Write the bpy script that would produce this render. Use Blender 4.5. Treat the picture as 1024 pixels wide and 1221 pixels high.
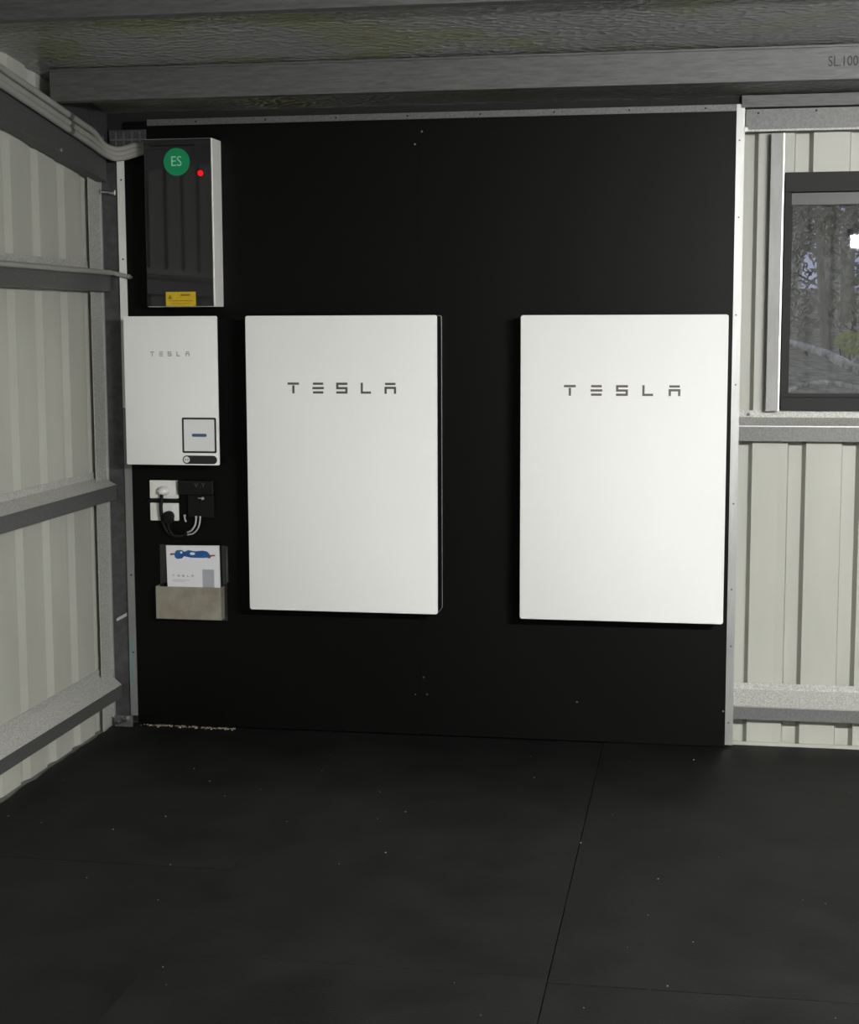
import bpy, bmesh, math, random
from mathutils import Vector, Matrix

random.seed(7)
scene = bpy.context.scene
for o in list(bpy.data.objects):
    bpy.data.objects.remove(o, do_unlink=True)
COL = scene.collection

# ------------------------------------------------------------------ camera
FPX = 1889.09
YAW, PITCH, ROLL = 0.1698, 0.1181, -0.0033
fw = Vector((-math.sin(YAW) * math.cos(PITCH), math.cos(YAW) * math.cos(PITCH), -math.sin(PITCH)))
r0 = Vector((math.cos(YAW), math.sin(YAW), 0))
u0 = r0.cross(fw)
rt = r0 * math.cos(ROLL) + u0 * math.sin(ROLL)
up = rt.cross(fw)
cam_data = bpy.data.cameras.new('camera')
cam_data.sensor_fit = 'HORIZONTAL'
cam_data.sensor_width = 36.0
cam_data.lens = FPX / 1024 * 36.0
cam_data.clip_start = 0.05
cam = bpy.data.objects.new('camera', cam_data)
COL.objects.link(cam)
m = Matrix((rt, up, -fw)).transposed().to_4x4()
m.translation = Vector((2.2624, -6.0833, 1.6304))
cam.matrix_world = m
scene.camera = cam

# ------------------------------------------------------------------ world, exposure
LAMP_STRENGTH = 660.0
world = bpy.data.worlds.new('dusk_sky')
scene.world = world
world.use_nodes = True
bg = world.node_tree.nodes['Background']
bg.inputs['Color'].default_value = (0.46, 0.50, 0.72, 1)
bg.inputs['Strength'].default_value = 0.75
scene.view_settings.view_transform = 'Standard'
scene.view_settings.look = 'None'
scene.view_settings.exposure = 0.0
scene.view_settings.gamma = 1.0
scene.view_settings.use_curve_mapping = False

# ------------------------------------------------------------------ materials
M = {}


def mat(name, col, rough=0.6, metal=0.0, spec=0.5, var=0.0, scale=8.0, stretch=(1, 1, 1), bump=0.0, bscale=60.0,
        dark=None, rvar=0.0, detail=4.0, coat=0.0):
    """Principled material with object-space noise for colour, roughness and fine relief."""
    mt = bpy.data.materials.new(name)
    mt.use_nodes = True
    nt = mt.node_tree
    b = nt.nodes['Principled BSDF']
    b.inputs['Base Color'].default_value = (*col, 1)
    b.inputs['Roughness'].default_value = rough
    b.inputs['Metallic'].default_value = metal
    b.inputs['Specular IOR Level'].default_value = spec
    b.inputs['Coat Weight'].default_value = coat
    tc = nt.nodes.new('ShaderNodeTexCoord')
    mp = nt.nodes.new('ShaderNodeMapping')
    mp.inputs['Scale'].default_value = stretch
    nt.links.new(tc.outputs['Object'], mp.inputs['Vector'])
    if var > 0:
        n = nt.nodes.new('ShaderNodeTexNoise')
        n.inputs['Scale'].default_value = scale
        n.inputs['Detail'].default_value = detail
        n.inputs['Roughness'].default_value = 0.6
        nt.links.new(mp.outputs['Vector'], n.inputs['Vector'])
        r = nt.nodes.new('ShaderNodeValToRGB')
        d = dark if dark else tuple(c * (1 - var) for c in col)
        r.color_ramp.elements[0].position = 0.33
        r.color_ramp.elements[0].color = (*d, 1)
        r.color_ramp.elements[1].position = 0.67
        r.color_ramp.elements[1].color = (*[min(1, c * (1 + var * 0.4)) for c in col], 1)
        nt.links.new(n.outputs['Fac'], r.inputs['Fac'])
        nt.links.new(r.outputs['Color'], b.inputs['Base Color'])
        if rvar > 0:
            mr = nt.nodes.new('ShaderNodeMapRange')
            mr.inputs['To Min'].default_value = max(0.02, rough - rvar)
            mr.inputs['To Max'].default_value = min(1, rough + rvar)
            nt.links.new(n.outputs['Fac'], mr.inputs['Value'])
            nt.links.new(mr.outputs['Result'], b.inputs['Roughness'])
    if bump > 0:
        n2 = nt.nodes.new('ShaderNodeTexNoise')
        n2.inputs['Scale'].default_value = bscale
        n2.inputs['Detail'].default_value = 3
        nt.links.new(mp.outputs['Vector'], n2.inputs['Vector'])
        bp = nt.nodes.new('ShaderNodeBump')
        bp.inputs['Strength'].default_value = bump
        bp.inputs['Distance'].default_value = 0.004
        nt.links.new(n2.outputs['Fac'], bp.inputs['Height'])
        nt.links.new(bp.outputs['Normal'], b.inputs['Normal'])
    M[name] = mt
    return mt


def emit(name, col, strength):
    mt = bpy.data.materials.new(name)
    mt.use_nodes = True
    b = mt.node_tree.nodes['Principled BSDF']
    b.inputs['Base Color'].default_value = (*col, 1)
    b.inputs['Emission Color'].default_value = (*col, 1)
    b.inputs['Emission Strength'].default_value = strength
    M[name] = mt
    return mt


mat('cladding', (0.455, 0.46, 0.41), 0.42, 0.0, 0.45, var=0.10, scale=3.0, stretch=(1, 1, 0.25), bump=0.05, bscale=30)
mat('galvanised', (0.185, 0.187, 0.185), 0.58, 0.7, 0.5, var=0.25, scale=110, bump=0.03, bscale=120, rvar=0.06)
mat('galvanised_lit', (0.52, 0.52, 0.49), 0.6, 0.25, 0.5, var=0.4, scale=190, bump=0.06, bscale=200)  # paler speckled copy of galvanised, the light on it put into the colour
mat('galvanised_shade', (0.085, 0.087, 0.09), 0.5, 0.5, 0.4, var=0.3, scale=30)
mat('galvanised_stud', (0.27, 0.27, 0.27), 0.55, 0.5, 0.5, var=0.15, scale=20, stretch=(1, 1, 0.2))
mat('galvanised_dull', (0.135, 0.137, 0.139), 0.6, 0.6, 0.5, var=0.28, scale=130, stretch=(0.12, 1, 1), rvar=0.08)
mat('angle_highlight', (0.82, 0.82, 0.78), 0.35, 0.1, 0.5, var=0.2, scale=9, stretch=(1, 1, 0.2))  # near-white colour paints the lamp highlight on the upper left edge angle
mat('bright_angle', (0.44, 0.445, 0.44), 0.42, 0.75, 0.5, var=0.15, scale=25, stretch=(1, 1, 0.15))
mat('teal_film', (0.13, 0.22, 0.22), 0.5)
mat('bolt_zinc', (0.70, 0.71, 0.72), 0.22, 1.0)
mat('black_board', (0.0021, 0.0021, 0.0021), 0.46, 0.0, 0.14, var=0.2, scale=30, bump=0.05, bscale=90)
mat('black_strip', (0.012, 0.012, 0.012), 0.7, 0.0, 0.3)
mat('rubber', (0.0088, 0.0088, 0.0088), 0.62, 0.0, 0.20, var=0.6, scale=3.2, bump=0.3, bscale=160, detail=7)
mat('rubber_edge', (0.012, 0.012, 0.012), 0.9, 0.0, 0.2)
mat('concrete', (0.20, 0.195, 0.185), 0.85, 0.0, 0.3, var=0.3, scale=5, bump=0.2, bscale=80)
mat('white_enamel', (0.82, 0.825, 0.815), 0.55, 0.0, 0.35, var=0.015, scale=2.0)
mat('white_plastic', (0.74, 0.74, 0.71), 0.4, 0.0, 0.5)
mat('cabinet_white', (0.88, 0.88, 0.84), 0.45, 0.0, 0.4)
mat('satin_black', (0.005, 0.005, 0.005), 0.4, 0.0, 0.25)
mat('matt_black', (0.005, 0.005, 0.005), 0.6, 0.0, 0.2)
mat('edge_metal', (0.62, 0.62, 0.60), 0.35, 0.6)
mat('smoked_gloss', (0.010, 0.011, 0.012), 0.06, 0.0, 0.6, coat=0.3)
mat('logo_grey', (0.115, 0.110, 0.105), 0.4, 0.4)
mat('logo_pale', (0.36, 0.355, 0.35), 0.45, 0.2)
mat('print_black', (0.012, 0.012, 0.013), 0.5)
mat('print_white', (0.74, 0.75, 0.75), 0.55)
mat('print_blue', (0.05, 0.09, 0.22), 0.5)
mat('sticker_green', (0.0, 0.27, 0.10), 0.5)
mat('sticker_mint', (0.30, 0.70, 0.48), 0.5)
mat('warning_yellow', (0.62, 0.43, 0.01), 0.5, var=0.15, scale=40)
mat('warning_print', (0.22, 0.14, 0.01), 0.5)
emit('led_red', (1.0, 0.0, 0.003), 0.9)
mat('conduit_grey', (0.30, 0.30, 0.275), 0.5, 0.0, 0.4, var=0.1, scale=6)
mat('conduit_joint', (0.10, 0.10, 0.10), 0.5)
mat('cable_black', (0.005, 0.005, 0.005), 0.5, 0.0, 0.2)
mat('cable_grey', (0.42, 0.42, 0.42), 0.45)
mat('paper', (0.72, 0.73, 0.76), 0.6)
mat('print_grey', (0.36, 0.37, 0.40), 0.6)
mat('print_fine', (0.35, 0.34, 0.36), 0.6)
mat('blue_label', (0.012, 0.105, 0.30), 0.35, var=0.5, scale=35, dark=(0.01, 0.05, 0.22))
mat('red_tip', (0.25, 0.05, 0.06), 0.5)
mat('pocket_metal', (0.30, 0.30, 0.24), 0.5, 0.25, 0.5, var=0.25, scale=14, dark=(0.25, 0.21, 0.17))
mat('window_black', (0.018, 0.018, 0.0185), 0.6, 0.0, 0.25)
mat('window_rail', (0.045, 0.045, 0.045), 0.45, 0.4)
mat('diffuser_cap', (0.8, 0.8, 0.8), 0.5)
emit('tube_light', (1.0, 0.993, 0.972), LAMP_STRENGTH)
mat('bark', (0.13, 0.125, 0.115), 0.9, 0, 0.2, var=0.7, scale=9, stretch=(1, 1, 0.2), bump=0.5, bscale=25)
mat('bark_pale', (0.42, 0.41, 0.37), 0.9, 0, 0.2, var=0.7, scale=20, stretch=(1, 1, 0.5), bump=0.5, bscale=25)
mat('leaf_dark', (0.06, 0.062, 0.048), 0.7, 0, 0.3, var=0.5, scale=4)
mat('leaf_green', (0.30, 0.38, 0.03), 0.6, 0, 0.3, var=0.5, scale=9)
mat('leaf_litter', (0.25, 0.23, 0.185), 0.95, 0, 0.2, var=0.75, scale=9, bump=0.8, bscale=30, detail=8)
mat('grit', (0.35, 0.32, 0.22), 0.9, 0, 0.2, var=0.6, scale=80)
mat('ink', (0.03, 0.03, 0.03), 0.8)


def foil_material():
    """Reflective foil insulation: aluminium skin with a quilted, woven relief and a few dusty olive patches."""
    mt = bpy.data.materials.new('foil_insulation')
    mt.use_nodes = True
    nt = mt.node_tree
    b = nt.nodes['Principled BSDF']
    b.inputs['Metallic'].default_value = 0.6
    b.inputs['Roughness'].default_value = 0.28
    tc = nt.nodes.new('ShaderNodeTexCoord')
    mp = nt.nodes.new('ShaderNodeMapping')
    nt.links.new(tc.outputs['Object'], mp.inputs['Vector'])
    n = nt.nodes.new('ShaderNodeTexNoise')
    n.inputs['Scale'].default_value = 2.3
    n.inputs['Detail'].default_value = 5
    nt.links.new(mp.outputs['Vector'], n.inputs['Vector'])
    r = nt.nodes.new('ShaderNodeValToRGB')
    e = r.color_ramp.elements
    e[0].position = 0.52
    e[0].color = (0.42, 0.425, 0.43, 1)
    e[1].position = 0.62
    e[1].color = (0.38, 0.39, 0.26, 1)
    nt.links.new(n.outputs['Fac'], r.inputs['Fac'])
    nt.links.new(r.outputs['Color'], b.inputs['Base Color'])
    v = nt.nodes.new('ShaderNodeTexVoronoi')
    v.inputs['Scale'].default_value = 62
    mp2 = nt.nodes.new('ShaderNodeMapping')
    mp2.inputs['Scale'].default_value = (0.55, 1.0, 1.0)
    nt.links.new(tc.outputs['Object'], mp2.inputs['Vector'])
    nt.links.new(mp2.outputs['Vector'], v.inputs['Vector'])
    n2 = nt.nodes.new('ShaderNodeTexNoise')
    n2.inputs['Scale'].default_value = 5
    n2.inputs['Detail'].default_value = 3
    nt.links.new(mp.outputs['Vector'], n2.inputs['Vector'])
    add = nt.nodes.new('ShaderNodeMath')
    add.operation = 'MULTIPLY_ADD'
    add.inputs[1].default_value = 1.2
    nt.links.new(n2.outputs['Fac'], add.inputs[0])
    nt.links.new(v.outputs['Distance'], add.inputs[2])
    bp = nt.nodes.new('ShaderNodeBump')
    bp.inputs['Strength'].default_value = 0.9
    bp.inputs['Distance'].default_value = 0.02
    nt.links.new(add.outputs[0], bp.inputs['Height'])
    nt.links.new(bp.outputs['Normal'], b.inputs['Normal'])
    M['foil'] = mt


foil_material()


def glass_material():
    mt = bpy.data.materials.new('window_glass')
    mt.use_nodes = True
    nt = mt.node_tree
    nt.nodes.clear()
    out = nt.nodes.new('ShaderNodeOutputMaterial')
    tr = nt.nodes.new('ShaderNodeBsdfTransparent')
    tr.inputs['Color'].default_value = (0.90, 0.91, 0.92, 1)
    gl = nt.nodes.new('ShaderNodeBsdfGlossy')
    gl.inputs['Roughness'].default_value = 0.012
    mx = nt.nodes.new('ShaderNodeMixShader')
    fr = nt.nodes.new('ShaderNodeFresnel')
    fr.inputs['IOR'].default_value = 1.75
    nt.links.new(fr.outputs[0], mx.inputs[0])
    nt.links.new(tr.outputs[0], mx.inputs[1])
    nt.links.new(gl.outputs[0], mx.inputs[2])
    nt.links.new(mx.outputs[0], out.inputs[0])
    M['glass'] = mt


glass_material()


# ------------------------------------------------------------------ mesh helpers (all coordinates are world metres)
class MB:
    def __init__(self):
        self.v, self.f = [], []

    def add(self, vs, fs):
        k = len(self.v)
        self.v += [tuple(p) for p in vs]
        self.f += [tuple(i + k for i in q) for q in fs]
        return self

    def box(self, x0, x1, y0, y1, z0, z1):
        vs = [(x, y, z) for z in (z0, z1) for y in (y0, y1) for x in (x0, x1)]
        return self.add(vs, [(0, 2, 3, 1), (4, 5, 7, 6), (0, 1, 5, 4), (2, 6, 7, 3), (0, 4, 6, 2), (1, 3, 7, 5)])

    def prism(self, poly, axis, a, b):
        """closed 2D polygon extruded along an axis; poly is in the other two axes in order."""
        def P(p, t):
            return {'x': (t, p[0], p[1]), 'y': (p[0], t, p[1]), 'z': (p[0], p[1], t)}[axis]
        n = len(poly)
        vs = [P(p, a) for p in poly] + [P(p, b) for p in poly]
        fs = [(i, (i + 1) % n, (i + 1) % n + n, i + n) for i in range(n)]
        fs += [tuple(range(n - 1, -1, -1)), tuple(range(n, 2 * n))]
        return self.add(vs, fs)

    def sheet(self, line, axis, a, b, t=0.002):
        """open polyline thickened to sheet metal and extruded along an axis."""
        off = offset(line, t)
        n = len(line)
        def P(p, s):
            return {'x': (s, p[0], p[1]), 'y': (p[0], s, p[1]), 'z': (p[0], p[1], s)}[axis]
        vs = []
        for s in (a, b):
            vs += [P(p, s) for p in line] + [P(p, s) for p in off]
        N = 2 * n
        fs = []
        for i in range(n - 1):
            fs.append((i, i + 1, N + i + 1, N + i))
            fs.append((n + i, N + n + i, N + n + i + 1, n + i + 1))
            fs.append((i, n + i, n + i + 1, i + 1))
            fs.append((N + i, N + i + 1, N + n + i + 1, N + n + i))
        fs += [(0, N, N + n, n), (n - 1, 2 * n - 1, N + 2 * n - 1, N + n - 1)]
        return self.add(vs, fs)

    def tube(self, pts, rad, n=10):
        pts = [Vector(p) for p in pts]
        rads = rad if isinstance(rad, (list, tuple)) else [rad] * len(pts)
        k = len(self.v)
        prev = None
        rings = []
        for i, p in enumerate(pts):
            d = (pts[min(i + 1, len(pts) - 1)] - pts[max(i - 1, 0)]).normalized()
            if prev is None:
                a = Vector((0, 0, 1)) if abs(d.z) < 0.9 else Vector((1, 0, 0))
                s = d.cross(a).normalized()
            else:
                s = (prev - d * prev.dot(d)).normalized()
            prev = s
            t = d.cross(s)
            rings.append([p + (s * math.cos(2 * math.pi * j / n) + t * math.sin(2 * math.pi * j / n)) * rads[i] for j in range(n)])
        vs = [q for r in rings for q in r]
        fs = []
        for i in range(len(rings) - 1):
            for j in range(n):
                fs.append((i * n + j, i * n + (j + 1) % n, (i + 1) * n + (j + 1) % n, (i + 1) * n + j))
        L = (len(rings) - 1) * n
        fs += [tuple(range(n - 1, -1, -1)), tuple(range(L, L + n))]
        return self.add(vs, fs)


def offset(line, t):
    out = []
    n = len(line)
    for i in range(n):
        ns = []
        for a, b in ((i - 1, i), (i, i + 1)):
            if a < 0 or b >= n:
                continue
            dx, dy = line[b][0] - line[a][0], line[b][1] - line[a][1]
            l = math.hypot(dx, dy)
            ns.append((-dy / l, dx / l))
        mx, my = sum(q[0] for q in ns), sum(q[1] for q in ns)
        l = math.hypot(mx, my)
        mx, my = mx / l, my / l
        c = max(0.35, mx * ns[0][0] + my * ns[0][1])
        out.append((line[i][0] + mx * t / c, line[i][1] + my * t / c))
    return out


def rrect(x0, x1, z0, z1, r, n=5):
    pts = []
    for cx, cz, a0 in ((x1 - r, z1 - r, 0), (x0 + r, z1 - r, 90), (x0 + r, z0 + r, 180), (x1 - r, z0 + r, 270)):
        for i in range(n + 1):
            a = math.radians(a0 + 90 * i / n)
            pts.append((cx + r * math.cos(a), cz + r * math.sin(a)))
    return pts


def circle(cx, cz, r, n=28):
    return [(cx + r * math.cos(2 * math.pi * i / n), cz + r * math.sin(2 * math.pi * i / n)) for i in range(n)]


def smooth_path(pts, per=6):
    """Catmull-Rom through the points."""
    P = [Vector(p) for p in pts]
    P = [P[0] * 2 - P[1]] + P + [P[-1] * 2 - P[-2]]
    out = []
    for i in range(1, len(P) - 2):
        for j in range(per):
            t = j / per
            a, b, c, d = P[i - 1], P[i], P[i + 1], P[i + 2]
            out.append(0.5 * ((2 * b) + (c - a) * t + (2 * a - 5 * b + 4 * c - d) * t * t + (3 * b - a - 3 * c + d) * t ** 3))
    out.append(P[-2])
    return out


WL = {}   # world location of every object's origin


def tag(o, label=None, cat=None, group=None, kind=None):
    if label:
        o['label'] = label
    if cat:
        o['category'] = cat
    if group:
        o['group'] = group
    if kind:
        o['kind'] = kind
    return o


def empty(name, loc, label=None, cat=None, group=None, kind=None):
    o = bpy.data.objects.new(name, None)
    o.empty_display_size = 0.05
    COL.objects.link(o)
    o.location = loc
    WL[o] = Vector(loc)
    return tag(o, label, cat, group, kind)


def obj(name, mb, material, parent=None, smooth=False, bevel=0.0, label=None, cat=None, group=None, kind=None, origin=None, fix=True):
    me = bpy.data.meshes.new(name)
    vs = [Vector(v) for v in mb.v]
    if origin is not None:
        loc = Vector(origin)
    else:
        lo = Vector([min(v[i] for v in vs) for i in range(3)])
        hi = Vector([max(v[i] for v in vs) for i in range(3)])
        loc = Vector(((lo.x + hi.x) / 2, (lo.y + hi.y) / 2, lo.z))
    me.from_pydata([v - loc for v in vs], [], mb.f)
    if fix:
        bm = bmesh.new()
        bm.from_mesh(me)
        bmesh.ops.recalc_face_normals(bm, faces=bm.faces)
        if bevel > 0:
            bmesh.ops.bevel(bm, geom=[e for e in bm.edges if e.calc_face_angle(0) > 0.6], offset=bevel, segments=2, affect='EDGES', profile=0.5)
        bm.to_mesh(me)
        bm.free()
    if smooth:
        me.shade_smooth()
        try:
            me.set_sharp_from_angle(angle=math.radians(40))
        except Exception:
            pass
    me.materials.append(M[material])
    o = bpy.data.objects.new(name, me)
    COL.objects.link(o)
    WL[o] = loc
    if parent is not None:
        o.parent = parent
        o.location = loc - WL[parent]
    else:
        o.location = loc
    return tag(o, label, cat, group, kind)


def text_mesh(body, size, x, y, z, depth=0.0006, sx=1.0):
    """lettering that faces the camera side (-Y), lower-left corner at x, z, standing proud of plane y."""
    cu = bpy.data.curves.new('lettering', 'FONT')
    cu.body = body
    cu.size = size
    cu.extrude = depth / 2
    cu.resolution_u = 3
    t = bpy.data.objects.new('lettering_tmp', cu)
    COL.objects.link(t)
    bpy.context.view_layer.update()
    me = bpy.data.meshes.new_from_object(t.evaluated_get(bpy.context.evaluated_depsgraph_get()))
    mb = MB()
    mb.v = [(x + v.co.x * sx, y - depth / 2 - v.co.z, z + v.co.y) for v in me.vertices]
    mb.f = [tuple(p.vertices) for p in me.polygons]
    bpy.data.objects.remove(t, do_unlink=True)
    bpy.data.meshes.remove(me)
    return mb


def ybox(x0, x1, z0, z1, y, d):
    """shallow block whose back lies on plane y and whose front stands d nearer the room"""
    return MB().box(x0, x1, y - d, y, z0, z1)


# ================================================================== THE SHED
ROOF0, SLOPE = 2.462, 0.135            # underside of the roof at the back wall, rise per metre into the room
def roof(y): return ROOF0 - SLOPE * y

XL, XR, YB, YF = -0.125, 6.0, 0.066, -8.2   # planes of the cladding

# ---- concrete slab and rubber mats
slab = obj('floor', MB().box(XL - 0.1, XR + 0.1, YF - 0.1, YB + 0.1, -0.15, -0.012), 'concrete', kind='structure')

def mat_mesh(x0, x1, y0, y1, jag=False):
    mb = MB()
    if jag:
        pts = [(x1, y0), (x1, y1)]
        n = 26
        for i in range(n + 1):
            pts.append((x0 + random.uniform(-0.006, 0.010), y1 + (y0 - y1) * i / n))
        mb.prism(pts, 'z', -0.012, 0.0)
    else:
        mb.box(x0, x1, y0, y1, -0.012, 0.0)
    return mb

G = 0.0022
mats = [
    (-0.092, 0.8868, -1.636, -0.004, True, 'black rubber floor mat in the back left corner, along the ribbed left wall'),
    (-0.092, 0.8868, -8.1, -1.639, True, 'black rubber floor mat nearest the lower left corner of the photo'),
    (0.8872, 1.9065, -2.2768, -0.004, False, 'black rubber floor mat in front of the left large white unit'),
    (0.8872, 1.9065, -8.1, -2.2775, False, 'black rubber floor mat at the bottom middle of the photo, left of the long seam'),
    (1.910, 3.11, -2.306, 0.050, False, 'large black rubber floor mat at right, reaching under the window wall'),
    (1.910, 3.11, -8.1, -2.311, False, 'black rubber floor mat at the bottom right corner, beyond the cross seam'),
    (3.114, 5.98, -8.1, 0.050, False, 'black rubber floor mat right of the picture, along the right wall')]
for x0, x1, y0, y1, jag, lab in mats:
    o = obj('rubber_mat', mat_mesh(x0, x1, y0, y1, jag), 'rubber', label=lab, cat='floor mat', group='rubber floor mats')

# ---- ribbed steel cladding sheets
FL, FR = 0.007, 0.013
def groove_line(a, b, starts, width, depth, sgn):
    """profile (u, offset) of a wall with grooves pressed outward; sgn gives the outward direction"""
    pts = [(a, 0.0)]
    for s in starts:
        q = [(s, 0.0), (s + FL, depth), (s + width - FR, depth), (s + width, 0.0)]
        for i, (u, d) in enumerate(q):
            if a + 1e-4 < u < b - 1e-4:
                pts.append((u, d))
    def at(u):
        for s in starts:
            if s <= u <= s + width:
                if u < s + FL:
                    return depth * (u - s) / FL
                if u > s + width - FR:
                    return depth * (s + width - u) / FR
                return depth
        return 0.0
    pts[0] = (a, at(a))
    pts.append((b, at(b)))
    return [(u, sgn * d) for u, d in pts]

wall_back = empty('wall_back', (0, YB, 0), kind='structure')
BST = [2.589 + 0.2 * k for k in range(-15, 18)]
WX0, WX1, WZ0, WZ1 = 2.556, 3.76, 1.303, 2.184      # window opening
def back_sheet(x0, x1, z0, z1):
    line = [(u, YB + d) for u, d in groove_line(x0, x1, BST, 0.069, 0.045, 1)]
    obj('cladding_sheet', MB().sheet(line, 'z', z0, z1, 0.0015), 'cladding', wall_back)
ZT = 2.47
edges = [XL, 0.639, 1.439, 2.439]
for a, b in zip(edges[:-1], edges[1:]):
    back_sheet(a, b, -0.01, ZT)
back_sheet(2.439, WX0, -0.01, ZT)
for a, b in ((WX0, 3.239), (3.239, WX1)):
    back_sheet(a, b, -0.01, WZ0)
    back_sheet(a, b, WZ1, ZT)
for a, b in ((WX1, 4.639), (4.639, XR)):
    back_sheet(a, b, -0.01, ZT)

wall_left = empty('wall_left', (XL, 0, 0), kind='structure')
LST = [-0.161 - 0.2365 * k for k in range(0, 35)]
def left_sheet(y0, y1):
    line = [(XL + d, u) for u, d in groove_line(y0, y1, sorted(LST), 0.088, 0.011, -1)]
    mb = MB()
    n = len(line)
    zs = [(-0.01, roof(p[1])) for p in line]
    vs = [(p[0], p[1], z[0]) for p, z in zip(line, zs)] + [(p[0], p[1], z[1]) for p, z in zip(line, zs)]
    vs += [(p[0] - 0.0015, p[1], z[0]) for p, z in zip(line, zs)] + [(p[0] - 0.0015, p[1], z[1]) for p, z in zip(line, zs)]
    fs = []
    for i in range(n - 1):
        fs.append((i, i + 1, n + i + 1, n + i))
        fs.append((2 * n + i, 3 * n + i, 3 * n + i + 1, 2 * n + i + 1))
    mb.add(vs, fs)
    obj('cladding_sheet', mb, 'cladding', wall_left)
ye = [YF, -7.0, -6.05, -5.11, -4.16, -3.21, -2.27, -1.325, -0.379, YB]
FL, FR = 0.008, 0.042
for a, b in zip(ye[:-1], ye[1:]):
    left_sheet(a, b)

wall_front = empty('wall_front', (0, YF, 0), kind='structure')
fx = [XL + (XR - XL) * i / 6 for i in range(7)]
for a, b in zip(fx[:-1], fx[1:]):
    line = [(u, YF + d) for u, d in groove_line(a, b, [XL + 0.05 + 0.2 * k for k in range(31)], 0.07, 0.03, -1)]
    obj('cladding_sheet', MB().sheet(line, 'z', -0.01, roof(YF), 0.0015), 'cladding', wall_front)
wall_right = empty('wall_right', (XR, 0, 0), kind='structure')
ry = [YF + (YB - YF) * i / 8 for i in range(9)]
for a, b in zip(ry[:-1], ry[1:]):
    mb = MB()
    line = [(XR + d, u) for u, d in groove_line(a, b, [YF + 0.05 + 0.2 * k for k in range(42)], 0.07, 0.03, 1)]
    n = len(line)
    mb.add([(p[0], p[1], -0.01) for p in line] + [(p[0], p[1], roof(p[1])) for p in line], [(i, i + 1, n + i + 1, n + i) for i in range(n - 1)])
    obj('cladding_sheet', mb, 'cladding', wall_right)

# ---- roof lining: foil insulation sagging a little between the purlins
PUR = [0.58, 1.45, 2.35, 3.25, 4.6]
mb = MB()
nx, ny = 50, 140
for j in range(ny + 1):
    y = YB + 0.04 + (YF - YB - 0.14) * j / ny
    s = -y
    ps = [-0.05] + PUR + [8.6]
    sag = 0
    for a, b in zip(ps[:-1], ps[1:]):
        if a <= s <= b:
            sag = 0.014 * math.sin(math.pi * (s - a) / (b - a)) * (1 if a > 0 else 0.3)
    for i in range(nx + 1):
        x = XL - 0.04 + (XR - XL + 0.08) * i / nx
        mb.v.append((x, y, roof(y) - sag * (0.8 + 0.2 * math.sin(3.1 * x)) + 0.0015))
for j in range(ny):
    for i in range(nx):
        a = j * (nx + 1) + i
        mb.f.append((a, a + 1, a + nx + 2, a + nx + 1))
ceil = obj('ceiling', mb, 'foil', kind='structure', smooth=True, origin=(0, 0, ROOF0))
rs = MB()
rs.prism([(YB + 0.12, roof(YB + 0.12) + 0.03), (YF - 0.12, roof(YF - 0.12) + 0.03), (YF - 0.12, roof(YF - 0.12) + 0.05), (YB + 0.12, roof(YB + 0.12) + 0.05)], 'x', XL - 0.1, XR + 0.1)
obj('roof_sheet', rs, 'galvanised', ceil)

# ---- purlins: C sections with the web towards the room
def purlin(s, label):
    y = -s
    zt = roof(y) - 0.004
    zb = zt - 0.107
    e = empty('roof_purlin', (3, y, zb), label, 'purlin', 'steel roof purlins')
    line = [(y + 0.050, zb + 0.014), (y + 0.050, zb), (y, zb), (y, zt), (y + 0.050, zt + 0.0)]
    obj('web', MB().sheet(line, 'x', -0.055, XR - 0.01, 0.0022), 'galvanised_dull', e)
    fl = MB().box(-0.055, XR - 0.01, y - 0.012, y - 0.0005, zt - 0.006, zt - 0.001)
    obj('flange_edge', fl, 'galvanised_dull', e)
    return e, y, zb
labs = {0: 'galvanised steel roof purlin running just above the black wall panel, nearest the back wall',
        1: 'steel roof purlin crossing the very top edge of the photo',
        2: 'third steel roof purlin from the back wall, above the picture',
        3: 'fourth steel roof purlin from the back wall, above the picture',
        4: 'fifth steel roof purlin from the back wall, carrying the hanging batten light'}
for i, s in enumerate(PUR):
    e, y, zb = purlin(s, labs[i])
    if i == 0:
        tm = text_mesh('SL.10086', 0.047, 2.655, y - 0.003, 2.469, 0.0006, 0.78)
        obj('lettering', tm, 'ink', e, label='black stencilled code')

# ---- eave: galvanised eave beam at right, black closing strip over the panel
e = empty('eave_beam', (4.2, 0.03, 2.40), 'grey steel eave beam above the window wall, at the upper right', 'beam')
obj('web', MB().box(2.392, XR - 0.01, -0.018, -0.014, 2.417, 2.460), 'galvanised_dull', e)
obj('lower_flange', MB().box(2.392, XR - 0.01, -0.014, 0.050, 2.417, 2.420), 'galvanised_dull', e)
e = obj('closing_strip', MB().box(-0.12, 2.388, 0.014, 0.022, 2.32, 2.463), 'black_strip', label='black strip closing the gap between the wall panel and the roof', cat='strip')

# ---- girts: top-hat sections
def tophat_back(zc, x0, x1, label, crown=0.028, half=0.085):
    e = empty('wall_girt', ((x0 + x1) / 2, 0.03, zc - half), label, 'girt', 'steel wall girts')
    y0, y1 = 0.004, YB - 0.003
    line = [(y1 - 0.004, zc - crown - 0.001), (y0, zc - crown), (y0, zc + crown), (y1, zc + half - 0.026), (y1, zc + half)]
    obj('section', MB().sheet(line[:3], 'x', x0, x1, -0.002), 'galvanised', e)
    obj('top_web', MB().sheet(line[2:], 'x', x0, x1, -0.002), 'galvanised_lit', e, label='speckled upper web, light from above painted into its pale colour')
    lip = MB().box(x0, x1, y0 - 0.003, y0 + 0.001, zc + crown - 0.004, zc + crown + 0.0005)
    obj('edge_lip', lip, 'bright_angle', e)
    return e
g1 = tophat_back(1.217, 2.405, XR - 0.01, 'galvanised steel girt directly under the window', 0.029, 0.084)
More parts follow.
